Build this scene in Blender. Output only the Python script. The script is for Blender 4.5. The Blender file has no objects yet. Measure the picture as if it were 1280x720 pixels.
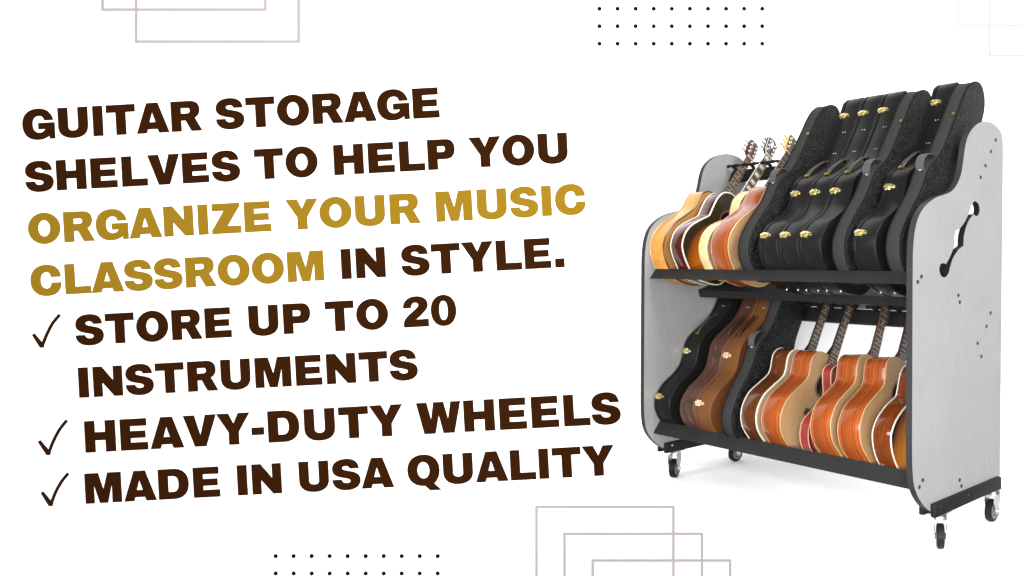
import bpy, bmesh, math, random
from mathutils import Vector, Matrix, Euler

random.seed(7)
S = 1.15                       # one drawing unit is 1.15 m
sc = bpy.context.scene
COL = sc.collection

# ---------------------------------------------------------------- materials
def new_mat(name):
    m = bpy.data.materials.new(name); m.use_nodes = True
    nt = m.node_tree
    b = next(n for n in nt.nodes if n.type == 'BSDF_PRINCIPLED')
    return m, nt, b

def setp(b, col=None, rough=None, metal=None, spec=None, coat=None, coat_r=None):
    if col is not None: b.inputs['Base Color'].default_value = (*col, 1)
    if rough is not None: b.inputs['Roughness'].default_value = rough
    if metal is not None: b.inputs['Metallic'].default_value = metal
    if spec is not None: b.inputs['Specular IOR Level'].default_value = spec
    if coat is not None: b.inputs['Coat Weight'].default_value = coat
    if coat_r is not None: b.inputs['Coat Roughness'].default_value = coat_r

def coords(nt, scale):
    tc = nt.nodes.new('ShaderNodeTexCoord'); mp = nt.nodes.new('ShaderNodeMapping')
    mp.inputs['Scale'].default_value = scale
    nt.links.new(tc.outputs['Object'], mp.inputs['Vector'])
    return mp.outputs['Vector']

def noise(nt, vec, scale, detail=4, rough=.55):
    n = nt.nodes.new('ShaderNodeTexNoise')
    n.inputs['Scale'].default_value = scale; n.inputs['Detail'].default_value = detail
    n.inputs['Roughness'].default_value = rough
    nt.links.new(vec, n.inputs['Vector'])
    return n.outputs['Fac']

def ramp(nt, fac, stops):
    r = nt.nodes.new('ShaderNodeValToRGB')
    els = r.color_ramp.elements
    while len(els) < len(stops): els.new(.5)
    for e, (p, c) in zip(els, stops):
        e.position = p; e.color = (*c, 1)
    nt.links.new(fac, r.inputs['Fac'])
    return r.outputs['Color']

def bump(nt, b, h, strength, dist):
    n = nt.nodes.new('ShaderNodeBump')
    n.inputs['Strength'].default_value = strength; n.inputs['Distance'].default_value = dist
    nt.links.new(h, n.inputs['Height']); nt.links.new(n.outputs['Normal'], b.inputs['Normal'])

ALB = .82                     # overall paint depth of the instruments and boards
def dim(c): return tuple(k*ALB for k in c)
def plain(name, col, rough=.5, metal=0, spec=.5, coat=0, vary=.12, vscale=14, own=False):
    if not own and not metal: col = dim(col)
    m, nt, b = new_mat(name); setp(b, col, rough, metal, spec, coat, .06)
    f = noise(nt, coords(nt, (1, 1, 1)), vscale)
    lo = tuple(c*(1-vary) for c in col); hi = tuple(min(1, c*(1+vary)) for c in col)
    nt.links.new(ramp(nt, f, [(.3, lo), (.7, hi)]), b.inputs['Base Color'])
    return m

def wood(name, dark, light, scale=(60, 3, 3), rough=.22, coat=.6, n=9, bumpy=0):
    dark, light = dim(dark), dim(light)
    m, nt, b = new_mat(name); setp(b, light, rough, 0, .25, coat, .05)
    f = noise(nt, coords(nt, scale), n/3, 5, .62)
    nt.links.new(ramp(nt, f, [(.32, dark), (.5, tuple((a+c)/2 for a, c in zip(dark, light))), (.68, light)]), b.inputs['Base Color'])
    if bumpy: bump(nt, b, f, bumpy, .001)
    return m

def leather(name, col, rough=.5, grain=260, strength=.25, spec=.4, vary=.15):
    col = dim(col)
    m, nt, b = new_mat(name); setp(b, col, rough, 0, spec)
    v = coords(nt, (1, 1, 1))
    vo = nt.nodes.new('ShaderNodeTexVoronoi'); vo.inputs['Scale'].default_value = grain
    nt.links.new(v, vo.inputs['Vector'])
    bump(nt, b, vo.outputs['Distance'], strength, .0015)
    f = noise(nt, v, 6)
    nt.links.new(ramp(nt, f, [(.3, tuple(c*(1-vary) for c in col)), (.7, tuple(c*(1+vary) for c in col))]), b.inputs['Base Color'])
    return m

def tolex(name):
    m, nt, b = new_mat(name); setp(b, (.012, .012, .012), .5, 0, .10)
    v = coords(nt, (1, 1, 1))
    vo = nt.nodes.new('ShaderNodeTexVoronoi'); vo.inputs['Scale'].default_value = 200; vo.inputs['Randomness'].default_value = .75
    nt.links.new(v, vo.inputs['Vector'])
    nt.links.new(ramp(nt, vo.outputs['Distance'], [(.0, (.17, .17, .17)), (.16, (.07, .07, .07)), (.26, (.006, .006, .006)), (.4, (.002, .002, .002))]), b.inputs['Base Color'])  # pale pebble tops: glints painted into the base colour
    inv = nt.nodes.new('ShaderNodeMath'); inv.operation = 'SUBTRACT'; inv.inputs[0].default_value = 1
    nt.links.new(vo.outputs['Distance'], inv.inputs[1])
    bump(nt, b, inv.outputs[0], .5, .004)
    return m

def woven(name, col):
    m, nt, b = new_mat(name); setp(b, col, .75, 0, .12)
    v = coords(nt, (1, 1, 1))
    f = noise(nt, coords(nt, (60, 60, 420)), 3, 2)
    nt.links.new(ramp(nt, f, [(.3, tuple(c*.7 for c in col)), (.7, tuple(c*1.25 for c in col))]), b.inputs['Base Color'])
    bump(nt, b, f, .3, .001)
    return m

def laminate(name):
    m, nt, b = new_mat(name); setp(b, (.3, .35, .1), .42, 0, .4)
    f = noise(nt, coords(nt, (120, 120, 4)), 2.2, 6, .65)
    g = noise(nt, coords(nt, (2, 2, 2)), 2, 2)
    mx = nt.nodes.new('ShaderNodeMath'); mx.operation = 'MULTIPLY_ADD'
    mx.inputs[1].default_value = .75; nt.links.new(f, mx.inputs[0])
    m2 = nt.nodes.new('ShaderNodeMath'); m2.operation = 'MULTIPLY'; m2.inputs[1].default_value = .25
    nt.links.new(g, m2.inputs[0]); nt.links.new(m2.outputs[0], mx.inputs[2])
    k = PANEL
    nt.links.new(ramp(nt, mx.outputs[0], [(.3, (k*.83,)*3), (.7, (k*1.14, k*1.14, k*1.13))]), b.inputs['Base Color'])
    return m

def burst(name, cu, cv, inner, mid, edge, rx, ry, stops=(.12, .40, .70)):
    """sunburst lacquer: colour runs from the middle of the top to its rim"""
    inner, mid, edge = dim(inner), dim(mid), dim(edge)
    m, nt, b = new_mat(name); setp(b, inner, .2, 0, .4, .25, .06)
    tc = nt.nodes.new('ShaderNodeTexCoord'); mp = nt.nodes.new('ShaderNodeMapping')
    mp.inputs['Location'].default_value = (0, -cu*S/(rx*S), -cv*S/(ry*S))
    mp.inputs['Scale'].default_value = (0, 1/(rx*S), 1/(ry*S))
    nt.links.new(tc.outputs['Object'], mp.inputs['Vector'])
    ln = nt.nodes.new('ShaderNodeVectorMath'); ln.operation = 'LENGTH'
    nt.links.new(mp.outputs['Vector'], ln.inputs[0])
    nt.links.new(ramp(nt, ln.outputs['Value'], [(stops[0], inner), (stops[1], mid), (stops[2], edge), (1, edge)]), b.inputs['Base Color'])
    return m

PANEL = .166
M = {}
M['panel'] = laminate('grey laminate')
M['edge'] = plain('dark panel edge', (.022, .022, .023), .5, spec=.15)
M['board'] = leather('black textured board', (.015, .015, .015), .55, 420, .12, .10)
M['board_dark'] = plain('matte black board', (.008, .008, .008), .6, spec=.12)
M['screw'] = plain('black screw', (.012, .012, .012), .4)
M['steel'] = plain('zinc plated steel', (.52, .52, .50), .32, 1, vary=.06)
M['rubber'] = plain('black wheel rubber', (.008, .008, .008), .5, spec=.08)
M['hubgrey'] = plain('grey wheel hub', (.10, .10, .095), .5, spec=.2)
M['gold'] = plain('polished brass', (.96, .80, .36), .3, 1, vary=.08)
M['rosegold'] = plain('pale copper plating', (.80, .54, .38), .42, .7, vary=.08)
M['bronze'] = plain('dull bronze', (.12, .085, .05), .45, 1, vary=.1)
M['darkbronze'] = plain('tarnished brass', (.30, .20, .05), .35, 1, vary=.1)
M['stud'] = plain('nickel stud', (.42, .42, .42), .4, 0)
M['caseblack'] = leather('black case vinyl', (.008, .008, .0077), .34, 500, .06, .10)
M['caseface'] = plain('black case lid vinyl', (.004, .004, .004), .6, spec=.08)
M['seam'] = plain('black seam', (.003, .003, .003), .7, spec=.1)
M['woven'] = woven('grey black woven cover', (.018, .018, .0184))
M['tolex'] = tolex('pebbled black tolex')
M['strapgrey'] = plain('grey webbing', (.05, .05, .05), .7, spec=.3)
M['handle'] = leather('black handle leather', (.018, .017, .014), .42, 300, .1)
M['tan'] = leather('tan brown leather', (.105, .040, .011), .55, 260, .15, .15, .08)
M['tanface'] = leather('tan brown lid leather', (.07, .023, .006), .6, 260, .15, .12, .08)
M['maroon'] = leather('dark maroon brown leather', (.050, .019, .013), .36, 260, .12, .3, .10)
M['brownhandle'] = leather('dark brown handle leather', (.022, .009, .005), .45, 300, .1)
M['stitch'] = plain('dark brown seam', (.022, .008, .003), .6)
# guitars
M['maple'] = wood('amber maple side', (.47, .19, .034), (.56, .25, .055), (5, 1.5, 30), .22, .05)
M['ambertop'] = wood('amber spruce top', (.25, .11, .028), (.32, .15, .045), (1, 80, 2), .35, .1)
M['redside'] = wood('dark red mahogany side', (.028, .004, .0015), (.07, .010, .004), (40, 3, 3), .15, .35)
M['cream'] = wood('cream maple side', (.48, .33, .14), (.62, .46, .22), (12, 2, 14), .3, .2)
M['spruce'] = wood('pale spruce top', (.235, .135, .060), (.30, .178, .085), (1, 90, 2), .45, .05)
M['rosewood'] = wood('orange red rosewood side', (.095, .015, .003), (.34, .078, .014), (72, .6, .6), .25, .3, 9)
M['brownside'] = wood('brown mahogany side', (.045, .012, .003), (.085, .025, .006), (26, 2, 3), .18, .45)
M['greytop'] = wood('cream cedar top', (.25, .175, .095), (.32, .23, .135), (1, 90, 2), .4, .1)
M['redbrown'] = wood('red brown mahogany side', (.075, .014, .003), (.15, .034, .007), (40, 3, 3), .16, .45)
M['burst'] = burst('tobacco sunburst top', -.081, .105, (.62, .22, .016), (.38, .085, .006), (.014, .009, .004), .165, .22)
M['burstred'] = burst('amber sunburst top', -.043, .115, (.80, .36, .035), (.50, .14, .012), (.014, .007, .004), .180, .24, (.25, .60, .90))
M['white'] = plain('ivory binding', (.50, .48, .42), .3, vary=.04)
M['ivory'] = plain('pale cream binding', (.36, .26, .13), .3, vary=.04)
M['blackbind'] = plain('black binding', (.02, .008, .004), .3)
M['ebony'] = plain('dark fretboard wood', (.022, .016, .012), .4, vary=.3, vscale=60)
M['rosefb'] = plain('brown fretboard wood', (.055, .030, .020), .45, vary=.3, vscale=60)
M['neckred'] = wood('mahogany neck', (.035, .010, .005), (.075, .022, .010), (30, 30, 3), .3, .4)
M['neckmaple'] = wood('maple neck', (.46, .29, .11), (.60, .42, .18), (20, 20, 2), .3, .4)
M['neckdark'] = plain('black neck lacquer', (.012, .010, .009), .2, coat=.5)
M['headred'] = plain('dark cherry headstock', (.050, .006, .005), .25, spec=.25, coat=.1)
M['headblack'] = plain('black headstock', (.010, .010, .010), .2, spec=.25, coat=.15)
M['pearl'] = plain('pearl inlay', (.62, .60, .50), .25, vary=.25, vscale=90)
M['fret'] = plain('nickel fret', (.50, .47, .40), .35, .3)
M['string'] = plain('bronze string', (.20, .15, .09), .4, .6)
M['chrome'] = plain('chrome tuner', (.75, .75, .75), .15, 1, vary=.05)
M['hole'] = plain('painted hole shade', (.004, .003, .003), .8, spec=.1)  # near-black colour painting the shade inside sound holes and keyholes
M['rosette'] = plain('red brown rosette', (.10, .030, .022), .3)
M['redleather'] = leather('red strap leather', (.19, .018, .020), .42, 200, .15, .4, .3)
M['redinner'] = leather('dark red strap lining', (.14, .010, .010), .6, 200, .15, .35, .1)
# backdrop
M['wall'] = plain('white backdrop paint', (.80, .80, .80), .9, spec=.1, vary=.004, own=True)
M['plat'] = plain('white platform paint', (.90, .90, .90), .9, spec=.1, vary=.004, own=True)
GAIN = 2.92
def ink(name, rgb, g=None):
    lin = [((c/255+.055)/1.055)**2.4 if c > 10 else c/255/12.92 for c in rgb]
    return plain(name, tuple(min(.95, c/(g or GAIN)) for c in lin), .9, spec=0, vary=.01, own=True)
M['brownink'] = ink('dark brown lettering', (68, 36, 14))
M['goldink'] = ink('mustard gold lettering', (187, 146, 40))
M['dotink'] = ink('maroon dot', (62, 14, 16))
M['lineink'] = ink('pale mauve line', (223, 212, 212))
M['faintink'] = ink('very pale pink line', (246, 228, 225))

# ---------------------------------------------------------------- mesh helper
class MB:
    def __init__(s): s.v = []; s.f = []; s.mi = []
    def add(s, vs, fs, mi=0):
        o = len(s.v); s.v += [tuple(v) for v in vs]
        for f in fs: s.f.append([i+o for i in f]); s.mi.append(mi)
    def box(s, c, d, mat=None, mi=0, bev=0):
        x, y, z = (k/2 for k in d)
        if bev:
            b = min(bev, x*.9, y*.9, z*.9)
            bm = bmesh.new(); bmesh.ops.create_cube(bm, size=1)
            for v in bm.verts: v.co = Vector((v.co.x*d[0], v.co.y*d[1], v.co.z*d[2]))
            bmesh.ops.bevel(bm, geom=bm.edges[:], offset=b, segments=2, affect='EDGES', profile=.5)
            bm.verts.index_update()
            vs = [v.co.copy() for v in bm.verts]; fs = [[v.index for v in f.verts] for f in bm.faces]; bm.free()
        else:
            vs = [Vector((i*x, j*y, k*z)) for i in (-1, 1) for j in (-1, 1) for k in (-1, 1)]
            fs = [(0, 1, 3, 2), (4, 6, 7, 5), (0, 4, 5, 1), (2, 3, 7, 6), (0, 2, 6, 4), (1, 5, 7, 3)]
        if mat is not None: vs = [mat @ v for v in vs]
        s.add([Vector(v)+Vector(c) for v in vs], fs, mi)
    def rings(s, rings, closed=True, caps=True, mi=0):
        n = len(rings[0]); vs = [p for r in rings for p in r]; fs = []
        for a in range(len(rings)-1):
            for i in range(n if closed else n-1):
                j = (i+1) % n
                fs.append((a*n+i, a*n+j, (a+1)*n+j, (a+1)*n+i))
        if caps:
            fs.append(tuple(range(n))[::-1]); fs.append(tuple((len(rings)-1)*n+i for i in range(n)))
        s.add(vs, fs, mi)
    def loft_loop(s, rings, mi=0):
        n = len(rings[0]); m = len(rings); vs = [p for r in rings for p in r]; fs = []
        for a in range(m):
            b = (a+1) % m
            for i in range(n):
                j = (i+1) % n; fs.append((a*n+i, a*n+j, b*n+j, b*n+i))
        s.add(vs, fs, mi)
    def tube(s, path, r, n=8, closed=False, mi=0, flat=None):
        path = [Vector(p) for p in path]; L = len(path); rings = []; up = None
        for i, p in enumerate(path):
            a = path[(i-1) % L] if closed or i > 0 else p
            b = path[(i+1) % L] if closed or i < L-1 else p
            t = (b-a).normalized()
            if up is None:
                up = Vector((1, 0, 0)) if abs(t.x) < .9 else Vector((0, 0, 1))
            u = (up - t*up.dot(t)).normalized(); w = t.cross(u); up = u
            rr = r[i] if isinstance(r, (list, tuple)) else r
            k1, k2 = flat or (1, 1)
            rings.append([p+u*math.cos(6.28318*q/n)*rr*k1+w*math.sin(6.28318*q/n)*rr*k2 for q in range(n)])
        if closed: s.loft_loop(rings, mi)
        else: s.rings(rings, True, True, mi)
    def cyl(s, a, b, r, n=16, mi=0, r2=None):
        s.tube([a, b], [r, r if r2 is None else r2], n, False, mi)
    def prism(s, poly, lo, hi, bev=0, seg=3, mi=0, fn=None):
        fn = fn or (lambda x, p: (x, p[0], p[1]))
        if bev <= 0:
            rs = [[fn(lo, p) for p in poly], [fn(hi, p) for p in poly]]
        else:
            rs = []
            for k in range(seg+1):
                t = math.pi/2*k/seg
                q = inset(poly, bev*(1-math.sin(t))); rs.append([fn(lo+bev*(1-math.cos(t)), p) for p in q])
            for k in range(seg+1):
                t = math.pi/2*k/seg
                q = inset(poly, bev*(1-math.cos(t))); rs.append([fn(hi-bev*(1-math.sin(t)), p) for p in q])
        s.rings(rs, True, True, mi)
    def build(s, name, mats, parent=None, angle=38, scale=S):
        me = bpy.data.meshes.new(name)
        me.from_pydata([(a*scale, b*scale, c*scale) for a, b, c in s.v], [], s.f)
        mats = mats if isinstance(mats, (list, tuple)) else [mats]
        for m in mats: me.materials.append(m)
        for p, i in zip(me.polygons, s.mi): p.material_index = i
        bm = bmesh.new(); bm.from_mesh(me)
        bmesh.ops.recalc_face_normals(bm, faces=bm.faces[:])
        for f in bm.faces: f.smooth = True
        bm.to_mesh(me); bm.free()
        me.set_sharp_from_angle(angle=math.radians(angle))
        o = bpy.data.objects.new(name, me); COL.objects.link(o)
        if parent: o.parent = parent
        return o

def inset(poly, d):
    if abs(d) < 1e-9: return list(poly)
    n = len(poly); A = sum(poly[i][0]*poly[(i+1) % n][1]-poly[(i+1) % n][0]*poly[i][1] for i in range(n))
    sg = 1 if A > 0 else -1; out = []
    for i in range(n):
        a, b, c = poly[i-1], poly[i], poly[(i+1) % n]
        e1 = Vector((b[0]-a[0], b[1]-a[1])); e2 = Vector((c[0]-b[0], c[1]-b[1]))
        n1 = Vector((-e1.y, e1.x)); n2 = Vector((-e2.y, e2.x))
        if n1.length > 0: n1.normalize()
        if n2.length > 0: n2.normalize()
        m = n1+n2
        if m.length < 1e-6: m = n1
        m.normalize(); k = max(.5, m.dot(n1))
        out.append((b[0]+sg*m.x*d/k, b[1]+sg*m.y*d/k))
    return out

def catmull(pts, k=6, closed=True):
    """smooth curve; a point with a third value 1 stays a corner"""
    n = len(pts); out = []
    P = [Vector((p[0], p[1])) for p in pts]; sh = [len(p) > 2 and p[2] for p in pts]
    def tan(i):
        if sh[i]: return None
        if closed: return (P[(i+1) % n]-P[(i-1) % n])*.5
        return (P[min(i+1, n-1)]-P[max(i-1, 0)])*.5
    for i in range(n if closed else n-1):
        j = (i+1) % n; d = P[j]-P[i]; t0 = tan(i); t1 = tan(j)
        t0 = d if t0 is None else t0; t1 = d if t1 is None else t1
        L = d.length
        if t0.length > L*1.3: t0 = t0.normalized()*L*1.3
        if t1.length > L*1.3: t1 = t1.normalized()*L*1.3
        if sh[i] and sh[j]: out.append(tuple(P[i])); continue
        for q in range(k):
            s = q/k; h1 = 2*s**3-3*s**2+1; h2 = s**3-2*s**2+s; h3 = -2*s**3+3*s**2; h4 = s**3-s**2
            v = P[i]*h1+t0*h2+P[j]*h3+t1*h4; out.append((v.x, v.y))
    if not closed: out.append(tuple(P[-1]))
    return out

def sym(half, c):
    """closed outline from (half width, v) pairs, bottom to top, mirrored about u = c"""
    r = [(c+p[0], p[1], *p[2:]) for p in half]
    l = [(c-p[0], p[1], *p[2:]) for p in reversed(half) if p[0] > 1e-6]
    return catmull(r+l)

def front_at(poly, v):
    """front (smallest u) point of an outline at height v, its tangent and outward normal"""
    best = None; n = len(poly)
    for i in range(n):
        a, b = Vector(poly[i]), Vector(poly[(i+1) % n])
        if (a.y-v)*(b.y-v) <= 0 and abs(a.y-b.y) > 1e-9:
            t = (v-a.y)/(b.y-a.y); p = a.lerp(b, t)
            if best is None or p.x < best[0].x:
                tg = (b-a).normalized(); tg = tg if tg.y > 0 else -tg
                best = (p, tg)
    p, tg = best; nn = Vector((-tg.y, tg.x)); nn = nn if nn.x < 0 or nn.y > .9 else -nn
    return p, tg, nn

def tag(o, label=None, cat=None, group=None, kind=None):
    for k, v in (('label', label), ('category', cat), ('group', group), ('kind', kind)):
        if v: o[k] = v
    return o

def empty(name, label, cat, group=None):
    o = bpy.data.objects.new(name, None); COL.objects.link(o); o.empty_display_size = .1
    return tag(o, label, cat, group)

# ---------------------------------------------------------------- the rack's place in the world
TH = math.radians(40.276)
BASE = Vector((.3986, 2.8245, 0))*S
RACK = Matrix.Translation(BASE) @ Matrix.Rotation(-TH, 4, 'Z')
def rackpt(x, y, z): return RACK @ (Vector((x, y, z))*S)

# ---------------------------------------------------------------- rack
rack = empty('instrument_rack', 'rolling grey guitar rack with two black shelves and f-hole cutouts in its side panels', 'guitar rack')
rack.matrix_world = RACK

prof = [(.427, .135, 1), (-.030, .135), (-.076, .152), (-.114, .181), (-.147, .219), (-.167, .260), (-.175, .312), (-.177, .40), (-.175, .75),
        (-.173, .99), (-.170, 1.048), (-.160, 1.102), (-.139, 1.148), (-.098, 1.187), (-.036, 1.218), (.030, 1.235), (.072, 1.249), (.110, 1.277),
        (.138, 1.318), (.152, 1.364), (.167, 1.421), (.188, 1.460), (.220, 1.490), (.260, 1.513), (.315, 1.528), (.370, 1.528),
        (.415, 1.516), (.442, 1.497), (.453, 1.466), (.454, 1.43, 1)]
fh = [(.218, 1.212), (.238, 1.222), (.262, 1.212), (.270, 1.190), (.258, 1.171), (.240, 1.168), (.226, 1.174, 1), (.185, 1.143), (.158, 1.095), (.153, 1.056, 1),
      (.118, 1.042, 1), (.082, 1.012), (.062, .980), (.053, .960), (.035, .946), (.014, .944), (-.003, .955), (-.009, .973), (.000, .990), (.020, .993),
      (.033, .989, 1), (.052, 1.006), (.076, 1.035), (.091, 1.058), (.088, 1.082, 1), (.100, 1.110, 1), (.128, 1.118), (.165, 1.145), (.192, 1.178)]
PROF = catmull(prof, 6); FH = catmull(fh, 5)

def filled(polys, depth, name, mats, parent=None, bev=0):
    """flat outline(s) with holes, given real thickness; polys in (a, b), result lies in a-b, thickness along the third axis"""
    cu = bpy.data.curves.new(name, 'CURVE'); cu.dimensions = '2D'; cu.fill_mode = 'BOTH'
    cu.extrude = depth/2*S; cu.bevel_depth = bev*S; cu.bevel_resolution = 1
    for poly in polys:
        sp = cu.splines.new('POLY'); sp.points.add(len(poly)-1); sp.use_cyclic_u = True
        for q, p in zip(sp.points, poly): q.co = (p[0]*S, p[1]*S, 0, 1)
    tmp = bpy.data.objects.new(name+'_outline', cu); COL.objects.link(tmp)
    dg = bpy.context.evaluated_depsgraph_get(); dg.update()
    me = bpy.data.meshes.new_from_object(tmp.evaluated_get(dg)); me.name = name
    bpy.data.objects.remove(tmp); bpy.data.curves.remove(cu)
    me.materials.clear()
    for m in (mats if isinstance(mats, (list, tuple)) else [mats]): me.materials.append(m)
    o = bpy.data.objects.new(name, me); COL.objects.link(o)
    if parent: o.parent = parent
    return o

def to_x(me, x0):
    """stand a flat mesh up: (a, b, t) -> (x0 + t, a, b)"""
    for v in me.vertices:
        a, b, t = v.co; v.co = (x0*S+t, a, b)
    me.update()

XL0, XL1 = -1.449, -1.424          # left panel
XR0, XR1 = -.015, .010             # right panel
for x0, x1 in ((XL0, XL1), (XR0, XR1)):
    p = filled([PROF, FH], x1-x0, 'side_panel', [M['panel'], M['edge'], M['board_dark']], rack)
    to_x(p.data, (x0+x1)/2)
    for f in p.data.polygons:
        if abs(f.normal.x) < .6:
            y_, z_ = f.center.y/S, f.center.z/S
            f.material_index = 2 if min(math.dist((y_, z_), q) for q in FH) < .012 else 1
scr = [(.394, 1.467), (.357, 1.419), (.314, 1.361), (.278, 1.314), (-.122, .948), (-.144, .931), (.117, .878), (.127, .853), (.353, .803),
       (.322, .754), (.255, .695), (.282, .644), (-.114, .262), (-.134, .243), (.126, .213), (.138, .189)]
for y, z in scr:
    for x, d in ((XR1, 1), (XL0, -1)):
        b = MB(); b.cyl((x-d*.002, y, z), (x+d*.0016, y, z), .0068, 14)
        b.cyl((x+d*.0016, y, z), (x+d*.0022, y, z), .0040, 6)
        b.build('screw', M['screw'], rack)
# a few screw heads on the inner face of the left panel
for y, z in ((.278, 1.314),):
    b = MB(); b.cyl((XL1-.001, y, z), (XL1+.003, y, z), .008, 14); b.build('screw', M['screw'], rack)

def plank(name, a, b, th, x0, x1, mat, back=True):
    """board between rack profile points a and b, thickness th behind the face"""
    d = Vector((b[0]-a[0], b[1]-a[1])).normalized(); n = Vector((-d.y, d.x))
    if n.x < 0: n = -n
    if not back: n = -n
    q = [a, b, (b[0]+n.x*th, b[1]+n.y*th), (a[0]+n.x*th, a[1]+n.y*th)]
    m = MB(); m.prism(q, x0, x1, .0025, 2); return m.build(name, mat, rack)

lipx0, lipx1 = XL1+.0015, XR0-.0015
for a, b in (((-.1475, .9225), (-.114, .966)), ((-.128, .226), (-.092, .277))):
    m = MB(); m.prism([a, b, (b[0]+.014, b[1]-.010), (a[0]+.021, a[1]+.001)], lipx0, lipx1, .002, 2); m.build('shelf_lip', M['board'], rack)
# the rear cradle boards that carry the bottoms
plank('cradle_board', (.147, .829), (.136, .863), .095, lipx0, lipx1, M['board'])
plank('cradle_board', (.190, .150), (.180, .187), .095, lipx0, lipx1, M['board'])
# bottom rails sandwiching each panel
for x0, x1 in ((XL0-.021, XL0-.0015), (XL1+.0015, XL1+.021), (XR0-.021, XR0-.0015), (XR1+.0015, XR1+.021)):
    m = MB(); m.box(((x0+x1)/2, .167, .149), (x1-x0, .470, .046), bev=.0025); m.build('base_rail', M['board_dark'], rack)
    if x1 > 0 or (XL1 < x0 < -1):
        for y in (-.035, .15, .36):
            b = MB(); xx = x1; b.cyl((xx-.001, y, .158), (xx+.0012, y, .158), .004, 12); b.build('bolt', M['screw'] if x1 > 0 else M['stud'], rack)
    
# neck rails with pegs
def neck_rail(a, b, slots, al):
    plank('neck_rail', a, b, .020, lipx0, lipx1, M['board_dark'])
    d = Vector((b[0]-a[0], b[1]-a[1])).normalized()
    fwd = Vector((-math.cos(al), math.sin(al)))       # out of the board towards the necks
    t = Vector(b)-d*.006
    for x in slots:
        m = MB(); e = t+fwd*.040; g = t+fwd*.012
        m.cyl((x, t.x-fwd.x*.004, t.y-fwd.y*.004), (x, e.x, e.y), .0065, 12)
        m.cyl((x, g.x, g.y), (x, e.x, e.y), .0085, 12)
        m.cyl((x-.030, e.x, e.y), (x+.030, e.x, e.y), .0062, 10)
        for q in (-.030, .030): m.cyl((x+q-.002, e.x, e.y), (x+q+.002, e.x, e.y), .0085, 10)
        m.build('neck_peg', M['board_dark'], rack)
AT, AB = math.radians(33), math.radians(28)
topslots = [-1.385, -1.335, -1.262, -1.205, -1.150, -1.080, -.95, -.885, -.66, -.55, -.44, -.33]
neck_rail((.330, 1.396), (.362, 1.450), topslots, AT)
lowslots = [-1.30, -1.16, -1.02, -.90, -.830, -.765, -.690, -.635, -.52, -.46, -.40, -.34, -.26, -.20, -.13]
neck_rail((.330, .733), (.353, .793), lowslots, AB)
# lit top of the lower neck rail, painted as a lighter grey strip
m = MB(); m.box(((lipx0+lipx1)/2, .366, .823), (lipx1-lipx0, .020, .058), bev=.001); m.build('lit_rail_top', plain('painted lit rail top', (.10, .10, .10), .5, 0), rack)

# casters
def caster(x, y, yaw):
    R = Matrix.Rotation(yaw, 4, 'Z'); w = .0135; r = .043
    def P(a, b, c): q = R @ Vector((a, b, c)); return (x+q.x, y+q.y, c)
    m = MB()
    m.box((x, y, .1225), (.054, .070, .006), bev=.001)
    m.cyl((x, y, .104), (x, y, .120), .026, 20)
    ax = Vector((0, -.012, r))
    for sx in (-1, 1):
        leg = [(-.034, .104), (.018, .104), (.012, .080), (-.002, .040), (-.012, .030), (-.024, .040), (-.036, .078)]
        m.prism(leg, sx*.021-.0018, sx*.021+.0018, 0, fn=lambda X, p: P(X, p[0], p[1]))
        m.cyl(P(sx*.018, -.012, r), P(sx*.030, -.012, r), .006, 10)
    q = [P(a, b, .104) for a, b in ((-.023, -.035), (.023, -.035), (.023, .019), (-.023, .019))]
    q2 = [P(a, b, .107) for a, b in ((-.023, -.035), (.023, -.035), (.023, .019), (-.023, .019))]
    m.rings([q, q2])
    o = m.build('caster', M['steel'], rack)
    t = MB(); prof = [(-w, .030), (-w, .038), (-w*.8, .0422), (-w*.3, .043), (w*.3, .043), (w*.8, .0422), (w, .038), (w, .030)]
    n = 36
    rings = [[P(a, -.012+math.cos(6.28318*k/n)*rr, r+math.sin(6.28318*k/n)*rr) for k in range(n)] for a, rr in prof]
    t.rings(rings); t.build('wheel', M['rubber'], o)
    h = MB()
    for sx in (-1, 1):
        h.rings([[P(sx*a, -.012+math.cos(6.28318*k/24)*rr, r+math.sin(6.28318*k/24)*rr) for k in range(24)] for a, rr in ((w-.002, .031), (w+.001, .0305), (w+.001, .022), (w-.001, .020), (w+.003, .012), (w+.004, .0105))])
    h.build('hub', M['hubgrey'], o)
    c = MB(); c.cyl(P(-w-.005, -.012, r), P(w+.005, -.012, r), .0105, 14); c.build('axle_cap', M['screw'], o)
cy = .012
caster(0, cy, TH-.14+math.radians(3))
caster(-1.4365, cy, TH-.14-math.radians(4))
caster(0, .395, math.radians(2)); caster(-1.4365, .405, math.radians(4))

# ---------------------------------------------------------------- instruments
OT = Vector((0, 0, .9)); OB = Vector((0, .029, .207))
def place(o, row, X, roll=0, al=0):
    O = OT if row == 'top' else OB
    o.location = rackpt(X, O.y, O.z)
    o.rotation_euler = (-al, roll, -TH)

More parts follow.
